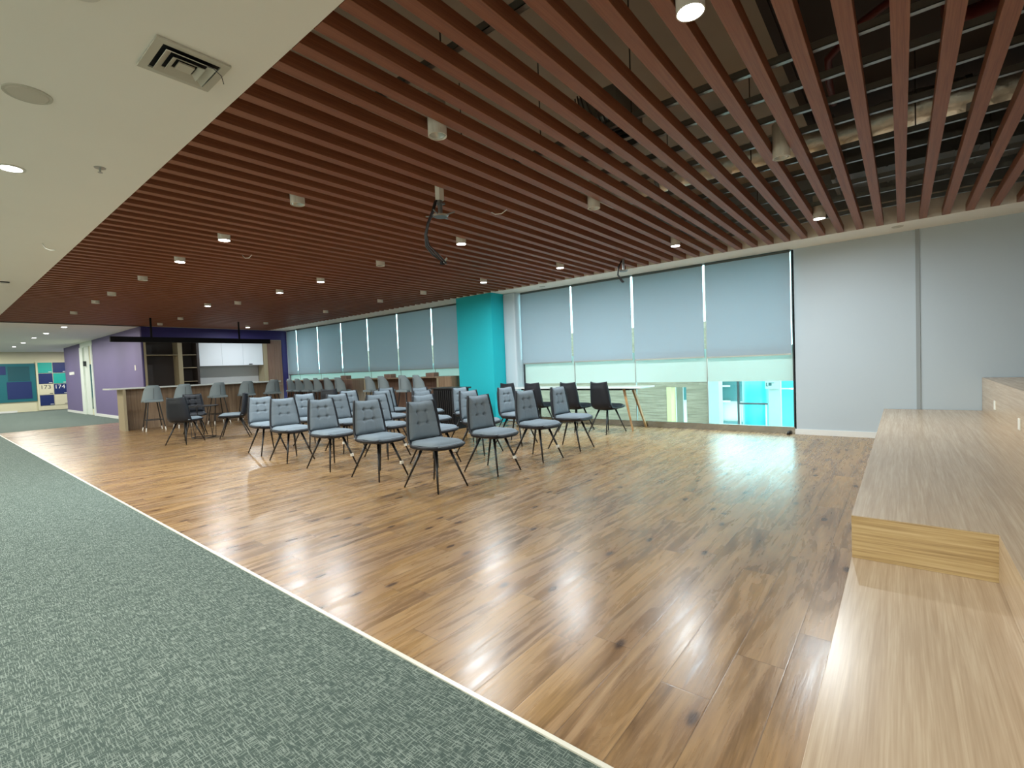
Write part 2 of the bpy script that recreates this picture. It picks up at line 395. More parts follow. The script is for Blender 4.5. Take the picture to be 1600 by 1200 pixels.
# far purple wall with door opening
struct('wall_purple', M['purple'], -24.1, XK, 4.28, 4.31, 0, CZ, label='lilac wall left of the kitchen')
struct('wall_purple', M['purple'], -29.7, -26.3, 4.28, 4.4, 0, CZ, label='lilac wall beyond the doorway')
struct('wall_purple', M['door_white'], -26.3, -24.1, 4.28, 4.4, 2.72, CZ, label='white band over the doorway')
struct('baseboard_purple', M['skirt_white'], -24.1, -15.9 - 1.87, 4.262, 4.28, 0, 0.10, label='white skirting under the lilac wall')
struct('baseboard_purple', M['skirt_white'], -29.7, -26.3, 4.262, 4.28, 0, 0.10)
dr = empty('door_1', (0, 0, 0)); dr['kind'] = 'structure'; dr['label'] = 'white framed glazed door in the lilac wall'
B('door_frame', M['door_white'], dr, -26.3, -25.75, 4.25, 4.4, 0, 2.72)
B('door_frame', M['door_white'], dr, -24.3, -24.1, 4.25, 4.4, 0, 2.72)
B('door_leaf', M['door_white'], dr, -25.75, -24.95, 4.31, 4.36, 0, 2.72)
B('door_glass', M['dkglass'], dr, -24.95, -24.3, 4.32, 4.35, 0.25, 2.0)
B('door_leaf', M['cream'], dr, -24.95, -24.3, 4.33, 4.37, 0.0, 2.72)
B('door_handle', M['darkframe'], dr, -25.55, -25.45, 4.22, 4.31, 1.95, 2.15)
# locker / end wall
struct('wall_far', M['cream'], XL - 0.15, XL, YB, 6.6, 0, CZ, label='cream far end wall')
struct('baseboard_far', M['skirt_white'], XL, XL + 0.02, YB, 2.95, 0, 0.09)
struct('wall_far_side', M['purple'], XL, -29.7, 5.2, 5.35, 0, CZ)
struct('wall_far_side', M['purple'], -29.85, -29.7, 4.4, 5.35, 0, CZ)

# ------------------------------------------------------------------ windows
def window(name, x0, x1, edges, label):
    r = empty(name, (0, 0, 0)); r['kind'] = 'structure'; r['label'] = label
    B('window_frame', M['darkframe'], r, x0, x1, YW - 0.01, YW + 0.06, 2.885, 2.93)
    for x in (x0, x1): B('window_frame', M['darkframe'], r, x - 0.018, x + 0.018, YW, YW + 0.06, 0.0, 2.89)
    kb = B('kick_plate', M['kick'], r, x0, x1, YW - 0.012, YW + 0.07, 0.0, 0.11)
    for x in edges: B('mullion', M['alu'], r, x - 0.008, x + 0.008, YW + 0.01, YW + 0.04, 0.11, 2.89)
    xs = [x0] + list(edges) + [x1]
    for a, b in zip(xs[:-1], xs[1:]):
        B('window_pane', M['glass'], r, a + 0.01, b - 0.01, YW + 0.02, YW + 0.026, 0.11, 2.885)
        B('frosted_film', M['frost'], r, a + 0.01, b - 0.01, YW + 0.014, YW + 0.018, 0.845, 1.42)
    return r
ER = [-5.35, -3.99, -2.65]; EL = [-16.90, -15.45, -14.01, -12.57, -11.13, -9.68]
w1 = window('window_1', WR[0], WR[1], ER, 'near window band with frosted film above clear glass')
w2 = window('window_2', WL[0], WL[1], EL, 'far window band behind the bar tables')

# roller blinds: fabric, head tube, bottom rail, each its own thing
def blind(x0, x1, zb, label, group):
    r = thing('roller_blind', label, 'blind', ((x0 + x1) / 2, YW - 0.05, 0), 0, group)
    hw = (x1 - x0) / 2
    B('fabric', M['blind'], r, -hw + 0.025, hw - 0.025, -0.004, 0.004, zb, 2.86)
    tb = MB().cone((-hw + 0.02, 0.0, 2.875), (hw - 0.02, 0.0, 2.875), 0.022, 0.022, 12).build('head_tube', M['rail'], r)
    B('bottom_rail', M['alu'], r, -hw + 0.025, hw - 0.025, -0.008, 0.008, zb - 0.02, zb + 0.005)
    # bead chain at the right side
    MB().tube([(hw - 0.012, -0.01, 2.86), (hw - 0.012, -0.012, 2.0), (hw - 0.012, -0.01, zb + 0.5)], 0.003, 6).build('bead_chain', M['trim'], r)
    return r
ordn = ['first', 'second', 'third', 'fourth', 'fifth', 'sixth', 'seventh', 'eighth', 'ninth', 'tenth']
xs = [WR[0]] + ER + [WR[1]]
zb = [1.305, 1.30, 1.285, 1.275]
nm = ['beside the turquoise column', 'second from the turquoise column, over the white table', 'second from the blank pale wall', 'beside the blank pale wall']
for i in range(4):
    blind(xs[i], xs[i + 1], zb[i], 'pale grey roller blind, near window band, ' + nm[i], 'roller blinds on the near window')
xs = [WL[0]] + EL + [WL[1]]
nl = ['against the indigo wall at the far end', 'second from the indigo end wall', 'third from the indigo end wall', 'in the middle of the band', 'third from the turquoise column', 'second from the turquoise column', 'partly hidden by the turquoise column']
for i in range(7):
    blind(xs[i], xs[i + 1], 1.28, 'pale grey roller blind, far window band, ' + nl[i], 'roller blinds on the far window')

# ------------------------------------------------------------------ outside the glass: gallery
struct('floor', M['outgrey'], -19, 3.5, YW + 0.2, 12.6, -0.9, -0.82, label='paved walkway outside the windows')
gw = empty('wall_gallery'); gw['kind'] = 'structure'; gw['label'] = 'beige tiled wall across the walkway outside'
YG = 12.0
B('wall_panel', M['stone'], gw, -19, -4.64, YG, YG + 0.2, -0.9, 2.15)
B('wall_panel', M['stone'], gw, -4.17, -3.59, YG, YG + 0.2, -0.9, 2.15)
B('wall_panel', M['stone'], gw, -4.64, -4.17, YG, YG + 0.2, 0.56, 2.15)
B('door_jamb', mat('cream_jamb', (205, 190, 140), 0.6), gw, -4.66, -4.55, YG - 0.03, YG + 0.3, -0.9, 0.56)  # plain cream strip at the doorway edge
B('door_reveal', M['outgrey'], gw, -4.55, -4.38, YG + 0.35, YG + 0.4, -0.9, 0.7)
o2 = empty('wall_courtyard'); o2['kind'] = 'structure'; o2['label'] = 'white building front across the courtyard outside'
B('column', M['outwhite'], o2, -3.59, -3.36, YG - 0.15, YG + 0.15, -0.9, 0.9)
B('wall_panel', M['outwhite'], o2, -5.6, -2.4, 15.0, 15.2, -2.5, 1.4)
B('glazing', M['dkglass'], o2, -4.75, -3.45, 14.92, 15.0, -0.02, 0.62)
B('glazing', M['dkglass'], o2, -5.5, -5.15, 14.92, 15.0, 0.0, 0.5)
for zz in (0.40, -0.05): B('glazing_bar', M['outwhite'], o2, -4.8, -3.9, 14.87, 14.93, zz, zz + 0.05)
B('glazing_bar', M['outwhite'], o2, -4.22, -4.12, 14.86, 14.93, -1.2, 0.6)
B('glazing', M['dkglass'], o2, -4.7, -3.5, 14.93, 15.0, -1.5, -0.62)
B('post', M['darkframe'], o2, -2.98, -2.93, YG - 0.05, YG, -0.9, 0.9)
cg = MB()
n = 16
cg.grid(lambda u, v, s: Vector((-2.66 + 0.30 * math.sin((u - .5) * 2.6), YG + 0.35 - 0.25 * math.cos((u - .5) * 2.6) + s * 0.01, -0.9 + v * 1.9)), n, 2)
cg.build('curved_panel', M['cyan_panel'], o2, smooth=True)
B('column', M['outwhite'], o2, -2.33, -2.11, YG, YG + 0.2, -0.9, 1.0)
B('glazed_panel', M['cyan_panel'], o2, -2.09, -1.2, YG + 0.1, YG + 0.13, -0.9, 0.50)
B('glazed_panel', M['cyan_panel'], o2, -2.09, -1.2, YG + 0.1, YG + 0.13, 0.53, 0.9)
hr = empty('handrail', (0, 0, 0)); tag(hr, 'grey handrail outside beyond the clear glass', 'handrail')
MB().cone((-2.9, YG - 0.25, 0.20), (-2.30, YG - 0.25, 0.20), 0.022, 0.022, 10).build('rail', M['darkframe'], hr)
B('post', M['alu'], hr, -2.88, -2.85, YG - 0.265, YG - 0.235, -0.82, 0.2); B('post', M['alu'], hr, -2.35, -2.32, YG - 0.265, YG - 0.235, -0.82, 0.2)
sg = thing('sign', 'small pale sign with dark mark outside the clear glass', 'sign', (-2.27, YG - 0.03, 0.62))
B('board', M['outwhite'], sg, -0.12, 0.16, -0.01, 0.0, -0.10, 0.12)
mk_ = MB(); mk_.box(-0.10, -0.085, -0.016, -0.01, -0.04, 0.04).box(-0.10, -0.06, -0.016, -0.01, -0.04, -0.03)
mk_.box(-0.05, 0.01, -0.016, -0.01, -0.03, 0.035).box(-0.05, 0.06, -0.016, -0.01, 0.03, 0.04).box(0.02, 0.05, -0.016, -0.01, 0.09, 0.095)
mk_.build('lettering', M['dkglass'], sg)

# ------------------------------------------------------------------ slatted ceiling
PIT = 0.2144; SW = 0.078; SH = 0.085
slat_src = None
k0, k1 = -82, 18
for k in range(k0, k1):
    xc = 0.007 + k * PIT
    if xc > XR - 0.1 or xc < XK + 0.06: continue
    if slat_src is None:
        slat_src = MB().box(-SW / 2, SW / 2, YE + 0.004, YS - 0.004, 0, SH, bev=0.003).build('ceiling_slat', M['slat'], None)
        tag(slat_src, 'long reddish brown wooden slat of the open slatted ceiling over the wood floor', 'ceiling slat', 'wooden slats of the open ceiling')
        o = slat_src
    else:
        o = slat_src.copy(); COL.objects.link(o)
    o.location = (xc, 0, CZ)
# galvanised channels lying across the slats
chn = 0; ordn2 = ['first', 'second', 'third', 'fourth', 'fifth', 'sixth', 'seventh', 'eighth', 'ninth', 'tenth', 'eleventh', 'twelfth', 'thirteenth']
for yy, xa, xb in [(1.95, -4.0, 3.9), (3.34, -9.0, 3.9)] + [(yy, -2.2, 3.9) for yy in (3.72, 4.10, 4.49, 5.10, 5.47, 6.18, 6.74, 7.45)]:
    o = MB().box(xa, xb, yy - 0.019, yy + 0.019, 0, 0.004).box(xa, xb, yy - 0.019, yy - 0.016, 0, 0.045).box(xa, xb, yy + 0.016, yy + 0.019, 0, 0.045)
    o = o.build('ceiling_channel', M['galv'], None, loc=(0, 0, CZ + SH + 0.002))
    chn += 1
    tag(o, 'thin galvanised steel channel across the slat tops, ' + ('nearest the carpet' if chn == 1 else ordn2[chn - 1] + ' from the carpet side'), 'metal channel', 'steel channels above the slats')
# hanger rods to the slab
for (xx, yy) in [(-1.5, 3.34), (-0.45, 3.34), (-2.3, 3.34), (0.6, 3.34), (-3.2, 3.34), (-1.1, 1.95), (-2.0, 1.95), (-1.1, 5.10), (0.1, 5.10), (-1.9, 5.10), (1.2, 5.10), (-1.4, 6.8), (0.7, 6.8)]:
    o = MB().cone((xx, yy, CZ + SH + 0.03), (xx, yy, 3.92), 0.005, 0.005, 6).build('hanger_rod', M['rod'], None)
    tag(o, 'thin steel hanger rod between the slab and a ceiling channel', 'hanger rod', 'hanger rods above the slats')
# ducts and pipes
du = thing('flexible_duct', 'shiny foil wrapped round duct above the slats near the right', 'duct', (0, 5.68, 3.36))
pts = []; rad = []
for i in range(60):
    x = -3.3 + i * 0.118
    pts.append((x, 0.03 * math.sin(i * 0.35), 0.015 * math.sin(i * 0.7))); rad.append(0.15 + (0.008 if i % 2 else -0.006) + random.uniform(-.006, .006))
MB().tube(pts, rad, 20).build('duct_skin', M['foil'], du, smooth=True)
for x in (-2.2, -0.5, 0.45, 1.9):
    MB().cone((x - 0.02, 0, 0), (x + 0.02, 0, 0), 0.172, 0.172, 24).build('duct_collar', M['galv'], du)
gd = thing('air_duct', 'rectangular galvanised duct above the slats nearest the pale wall', 'duct', (1.3, 7.25, 3.32))
gb = MB().box(-1.9, 2.4, -0.32, 0.32, 0, 0.30)
for i in range(22):
    xx = -1.8 + i * 0.19
    gb.box(xx, xx + 0.02, -0.33, 0.33, -0.012, 0.31)
gb.build('duct_body', M['galv'], gd); B('duct_flange', M['alu'], gd, -1.93, -1.89, -0.36, 0.36, -0.03, 0.33); B('duct_flange', M['alu'], gd, 0.2, 0.24, -0.36, 0.36, -0.03, 0.33)
dd = thing('air_duct', 'added dark box in place of the dark void high above the slats', 'duct', (1.5, 5.4, 3.5))
B('duct_body', M['dark'], dd, -2.2, 2.4, -1.7, 0.95, 0.14, 0.42); B('duct_flange', M['dark'], dd, -2.24, -2.18, -1.75, 1.0, 0.12, 0.42)  # dark box stands in for the darkness where the slab is missing
rp = thing('sprinkler_pipe', 'dark red sprinkler pipe curving above the slats at top right', 'pipe', (0, 0, 0))
MB().tube([(-0.42, 4.9, 3.32), (-0.41, 4.45, 3.3), (-0.38, 4.1, 3.3), (-0.2, 3.9, 3.34), (0.0, 3.75, 3.34), (0.12, 3.6, 3.4), (0.12, 3.2, 3.4)], 0.024, 10).build('pipe', M['redpipe'], rp, smooth=True)
rp2 = thing('sprinkler_pipe', 'thick dark red main pipe above the slats at top right corner', 'pipe', (0, 0, 0))
MB().tube([(0.22, 3.3, 3.22), (0.24, 3.95, 3.24), (0.32, 4.10, 3.26), (0.5, 4.15, 3.3), (0.9, 4.12, 3.3), (2.5, 4.1, 3.3)], 0.045, 12).build('pipe', M['redpipe'], rp2, smooth=True)
# loose fan-coil bits seen between slats
fcu = thing('fan_coil_unit', 'metal box with loose cables above the slats', 'air conditioner', (-1.75, 3.45, 3.075))
B('casing', M['galv'], fcu, -0.16, 0.16, -0.16, 0.30, 0.0, 0.2, bev=0.01)
for i in range(4): B('fin', M['blackmatte'], fcu, -0.15, 0.15, -0.05 + i * 0.09, -0.02 + i * 0.09, -0.02, 0.0)
for i in range(7):
    a = random.uniform(0, 6)
    MB().tube([(-0.1 + 0.03 * i, -0.3 - 0.02 * i, 0.12), (-0.12 + 0.04 * i, -0.25, -0.03 + 0.01 * i), (-0.1 + 0.03 * i, -0.12, -0.05), (-0.05 + 0.02 * i, 0.0, 0.02)], 0.006, 6).build('cable', M['rod'], fcu, smooth=True)

# ------------------------------------------------------------------ cylinder downlights in the slatted ceiling
def snap(x):
    k = round((x - 0.007) / PIT - 0.5); return 0.007 + (k + 0.5) * PIT
def lamp_proto(on):
    r = empty('downlight', (0, 0, 0))
    ra = 0.064
    MB().lathe([(0.0, 0.27), (ra, 0.27), (ra, 0.0), (ra - 0.006, 0.0), (ra - 0.006, 0.012)], n=28).build('lamp_body', M['lampbody'], r, smooth=False)
    MB().lathe([(ra - 0.006, 0.012), (ra - 0.022, 0.045), (0.030, 0.06)], n=28).build('reflector', M['reflector'], r, smooth=True)
    if on: MB().lathe([(0.0, 0.004), (0.03, 0.004), (0.055, 0.006), (0.0575, 0.012)], n=24).build('lens', M['bulb_on'], r, smooth=True)
    else: MB().lathe([(0.0, 0.050), (0.018, 0.052), (0.031, 0.06)], n=24).build('lens', M['bulb_off'], r, smooth=True)
    return r
rows = {'carpet edge': (2.33, [(-0.72, 1), (-2.44, 0), (-4.37, 0), (-6.05, 1), (-7.66, 1), (-9.40, 0), (-11.25, 0), (-12.6, 0), (-14.6, 0)]),
        'middle': (4.49, [(-0.72, 0), (-2.44, 0), (-4.37, 1), (-6.11, 0), (-7.76, 1), (-9.38, 1), (-11.22, 0), (-11.85, 1), (-14.95, 0), (-16.7, 0)]),
        'window side': (6.80, [(-0.72, 1), (-2.45, 1), (-4.40, 1), (-6.05, 1), (-7.9, 0), (-9.34, 0), (-11.58, 0), (-15.06, 0), (-16.5, 1)])}
on_src = lamp_proto(True); off_src = lamp_proto(False); used = {0: False, 1: False}
LD = bpy.data.lights.new('downlight_light', 'AREA'); LD.shape = 'DISK'; LD.size = 0.075; LD.energy = LAMP_W; LD.color = LAMP_C; LD.spread = R(178)
for rn, (yy, ls) in rows.items():
    for i, (xx, on) in enumerate(ls):
        src = on_src if on else off_src
        r = src if not used[on] else copy_tree(src)
        used[on] = True
        y2 = yy if not (rn == 'middle' and i == 7) else 4.12
        r.location = (snap(xx), y2, CZ - 0.055)
        where = 'nearest the wooden platform' if i == 0 else ordn[i] + ' from the wooden platform'
        tag(r, ('lit white' if on else 'unlit white') + ' cylinder downlight between slats, %s row, %s' % (rn, where), 'ceiling light', 'cylinder downlights between the slats')
        if on:
            l = bpy.data.objects.new('lamp_light', LD); COL.objects.link(l); l.location = (0, 0, -0.004); l.parent = r

# recessed round downlights in the white ceiling
def rec_proto():
    r = empty('recessed_downlight', (0, 0, 0))
    MB().lathe([(0.085, 0.0), (0.085, -0.006), (0.066, -0.008), (0.062, 0.0)], n=28).build('trim_ring', M['lampbody'], r)
    MB().lathe([(0.0, -0.0045), (0.062, -0.004), (0.062, 0.0)], n=24).build('lens', M['bulb_on'], r)
    return r
rsrc = rec_proto(); first = True
LR = bpy.data.lights.new('recessed_light', 'AREA'); LR.shape = 'DISK'; LR.size = 0.11; LR.energy = DOWN_W; LR.color = DOWN_C; LR.spread = R(178)
recs = [(-5.22, 0.53, 'near the left edge beside the grille'), (-2.65, 0.50, 'just above the left top of the view'),
        (-18.7, 2.74, 'far end, nearest the slats'), (-21.2, 2.67, 'far end, second from the slats'), (-23.3, 2.62, 'far end, third from the slats'), (-26.1, 2.63, 'far end, nearest the lockers')]
for x in (-7.8, -10.4, -13.0, -15.6): recs.append((x, 0.5 if x > -5 else 0.3, None))  # rows from here on are added to brighten the room
for x in (-12, -9, -6, -3, 0.5): recs.append((x, -2.2, None))
for x in (-12, -9.6, -7.2, -4.8, -2.4, 0.0, 2.4): recs.append((x, -5.2, None))  # added by the back wall to bounce light up to the ceiling
for x in (-16, -19, -22, -25, -28, -31): recs.append((x, -0.4, None))
for x, y in ((-28.6, 2.6), (-31.2, 2.0), (-31.2, 4.6)): recs.append((x, y, None))  # added to brighten the dim lockers at the far end
for i, (x, y, lb) in enumerate(recs):
    r = rsrc if first else copy_tree(rsrc); first = False
    r.location = (x, y, CZ)
    tag(r, ('lit round downlight in the white ceiling, ' + lb) if lb else 'lit round downlight added to the white ceiling to brighten the room', 'ceiling light', 'round downlights in the white ceiling')
    l = bpy.data.objects.new('lamp_light', LR); COL.objects.link(l); l.location = (0, 0, -0.012); l.parent = r

# air diffuser, speaker, sprinklers, loose wires on the white ceiling
av = thing('ceiling_vent', 'square white air diffuser with a loose wire in the white ceiling', 'air vent', (-2.91, 0.97, CZ))
def ring(a, b, z0, z1):
    m = MB(); m.box(-a, a, -a, -b, z0, z1).box(-a, a, b, a, z0, z1).box(-a, -b, -b, b, z0, z1).box(b, a, -b, b, z0, z1); return m
ring(0.165, 0.128, -0.012, -0.001).build('frame', M['vent'], av)
B('dark_duct', M['blackmatte'], av, -0.128, 0.128, -0.128, 0.128, -0.003, -0.001)
def louvre(a, b, z0, z1):
    m = MB()
    n = 4
    o_ = [(-a, -a), (a, -a), (a, a), (-a, a)]; i_ = [(-b, -b), (b, -b), (b, b), (-b, b)]
    vo = [m.bm.verts.new((x, y, z0)) for x, y in o_]; vi = [m.bm.verts.new((x, y, z1)) for x, y in i_]
    vo2 = [m.bm.verts.new((x, y, z0 - 0.004)) for x, y in o_]; vi2 = [m.bm.verts.new((x, y, z1 - 0.004)) for x, y in i_]
    for k in range(4):
        j = (k + 1) % 4
        m.bm.faces.new((vo[k], vo[j], vi[j], vi[k])); m.bm.faces.new((vo2[k], vi2[k], vi2[j], vo2[j]))
        m.bm.faces.new((vo[k], vo2[k], vo2[j], vo[j])); m.bm.faces.new((vi[k], vi[j], vi2[j], vi2[k]))
    return m
louvre(0.112, 0.082, -0.022, -0.006).build('louvre', M['vent'], av); louvre(0.072, 0.048, -0.024, -0.008).build('louvre', M['vent'], av)
B('centre_plate', M['vent'], av, -0.036, 0.036, -0.036, 0.036, -0.022, -0.015)
MB().tube([(0.10, 0.06, -0.02), (0.13, 0.09, -0.035), (0.135, 0.125, -0.06), (0.12, 0.14, -0.09)], 0.0022, 6).build('loose_wire', M['rod'], av, smooth=True)
cs = thing('ceiling_speaker', 'round beige speaker grille in the white ceiling near the left edge', 'speaker', (-3.83, 0.48, CZ))
MB().lathe([(0.0, -0.008), (0.085, -0.008), (0.092, -0.004)], n=32).build('grille', M['speaker'], cs); MB().lathe([(0.092, -0.005), (0.104, -0.006), (0.106, 0.0)], n=32).build('rim', M['vent'], cs)
sp = thing('fire_sprinkler', 'small metal sprinkler head hanging from the white ceiling', 'sprinkler', (-4.77, 0.97, CZ))
MB().lathe([(0.0, -0.004), (0.035, -0.004), (0.038, 0.0)], n=20).build('escutcheon', M['alu'], sp)
MB().cone((0, 0, 0), (0, 0, -0.035), 0.008, 0.006, 8).build('stem', M['alu'], sp); MB().cone((0, 0, -0.035), (0, 0, -0.038), 0.016, 0.016, 12).build('deflector', M['alu'], sp)
lw = MB().tube([(-7.75, 1.0, CZ), (-7.72, 1.02, CZ - 0.06), (-7.65, 1.05, CZ - 0.09), (-7.58, 1.08, CZ - 0.10)], 0.006, 6).build('loose_wire', M['chalk'], None, smooth=True)
tag(lw, 'short white wire end hanging from the white ceiling near the slats', 'wire')
hp = thing('ceiling_hatch', 'slightly open access panel in the white ceiling at left', 'hatch', (-11.2, 0.75, CZ))
B('panel', M['white_paint'], hp, -0.6, 0.25, -0.35, 0.25, -0.03, -0.006); B('gap', M['blackmatte'], hp, 0.25, 0.30, -0.3, 0.25, -0.012, -0.002)
# small round speaker / sensor in the soffit
so = thing('ceiling_speaker', 'small round grey speaker in the soffit above the pale wall', 'speaker', (-0.03, 8.30, CZ))
MB().lathe([(0.0, -0.006), (0.06, -0.006), (0.065, 0.0)], n=24).build('grille', M['speaker'], so)
so = thing('ceiling_speaker', 'small round speaker in the soffit above the near window band', 'speaker', (-5.85, 8.35, CZ))
MB().lathe([(0.0, -0.006), (0.06, -0.006), (0.065, 0.0)], n=24).build('grille', M['speaker'], so)

# projector bracket with dangling cables
pm = thing('projector_mount', 'empty grey projector bracket with a dangling black cable bundle', 'projector mount', (-3.29, 3.11, 0))
B('sleeve', M['lampbody'], pm, -0.028, 0.028, -0.028, 0.028, 2.80, 2.95)
MB().cone((0, 0, 2.80), (0, 0, 2.67), 0.022, 0.022, 12).build('pole', M['galv'], pm)
B('clamp', M['galv'], pm, -0.035, 0.035, -0.035, 0.035, 2.765, 2.785)
MB().cone((0, 0, 2.665), (0, 0, 2.65), 0.075, 0.06, 20).build('plate', M['galv'], pm)
for a in (0.3, 1.9, 3.5, 5.1):
    MB().cone((0.05 * math.cos(a), 0.05 * math.sin(a), 2.66), (0.15 * math.cos(a), 0.15 * math.sin(a), 2.675), 0.008, 0.006, 6).build('arm', M['galv'], pm)
for j, (dx, dz) in enumerate([(0, 0), (0.012, -0.02), (-0.01, 0.03)]):
    MB().tube([(-0.02 + dx, -0.03, 2.80), (-0.055 + dx, -0.045, 2.70), (-0.11 + dx, -0.06, 2.60), (-0.135 + dx, -0.07, 2.50), (-0.13 + dx * 2, -0.06, 2.40), (-0.07 + dx * 3, -0.03, 2.32), (0.0 + dx * 4, 0.0, 2.24 + dz)], 0.008, 8).build('cable', M['black'], pm, smooth=True)
MB().box(-0.02, 0.015, -0.015, 0.015, 2.215, 2.245, bev=0.004).build('plug', M['blackmatte'], pm)
MB().cone((0.015, 0, 2.23), (0.05, 0.01, 2.27), 0.009, 0.009, 8).build('plug', M['alu'], pm)
pm2 = thing('projector_mount', 'small bracket with black cables hanging near the window soffit', 'projector mount', (-3.46, 7.22, 0))
MB().cone((0, 0, 2.95), (0, 0, 2.72), 0.02, 0.02, 10).build('pole', M['galv'], pm2)
MB().cone((0, 0, 2.72), (0, 0, 2.70), 0.07, 0.06, 16).build('plate', M['galv'], pm2)
for j in range(2):
    MB().tube([(-0.02, 0, 2.88), (-0.07 - 0.01 * j, -0.02, 2.78), (-0.09, -0.02, 2.66), (-0.06 + .02 * j, 0, 2.58), (-0.02 + 0.02 * j, 0, 2.53)], 0.012, 8).build('cable', M['black'], pm2, smooth=True)
for (x, y, lb) in [(-3.3, 3.95, 'near the projector bracket'), (-6.9, 2.9, 'beside a lit downlight at left')]:
    lw = MB().tube([(x - 0.12, y, CZ + 0.02), (x - 0.04, y, CZ - 0.03), (x + 0.03, y + 0.02, CZ - 0.035), (x + 0.1, y + 0.03, CZ - 0.005)], 0.0055, 6).build('loose_wire', M['chalk'], None, smooth=True)
    tag(lw, 'short white wire looping below the slats ' + lb, 'wire')

# ------------------------------------------------------------------ tiered wooden platform at the right
pf = thing('tiered_platform', 'large stepped pale oak seating platform at the right', 'platform', (0, 0, 0))
PX0, PX1, PX2 = -0.205, 0.322, 0.806
pf_low = MB().box(PX0, PX1, -1.2, 2.93, 0, 0.218, bev=0.0015).build('lower_tier', M['bench_top'], pf)
m_ = MB(); m_.box(PX0, PX1, 2.93, YW - 0.015, 0, 0.432, bev=0.0015); m_.box(PX1, PX2, -1.2, YW - 0.015, 0, 0.432, bev=0.0015)
pf_mid = m_.build('middle_tier', M['bench_top'], pf)
B('end_panel', M['bench_face'], pf, PX0 + 0.001, PX1, 2.922, 2.929, 0.219, 0.4305)
pf_top = MB().box(PX2, XR - 0.02, -1.2, YW - 0.015, 0, 0.862, bev=0.0015).build('upper_tier', M['bench_top'], pf)
for (yy, zz, h) in [(7.55, 0.60, 0.10), (6.1, 0.56, 0.10)]:
    so = MB().box(PX2 - 0.008, PX2 + 0.001, yy - 0.05, yy + 0.05, zz - h / 2, zz + h / 2, bev=0.002).build('wall_socket', M['socket'], pf)
# small black plug lying below the window corner
dk = thing('door_stop', 'tiny black rubber stop on the floor at the window corner', 'door stop', (-1.40, 8.62, 0))
MB().lathe([(0.0, 0.05), (0.02, 0.045), (0.03, 0.0), (0.0, 0.0)], n=16).build('stopper', M['black'], dk, smooth=True)

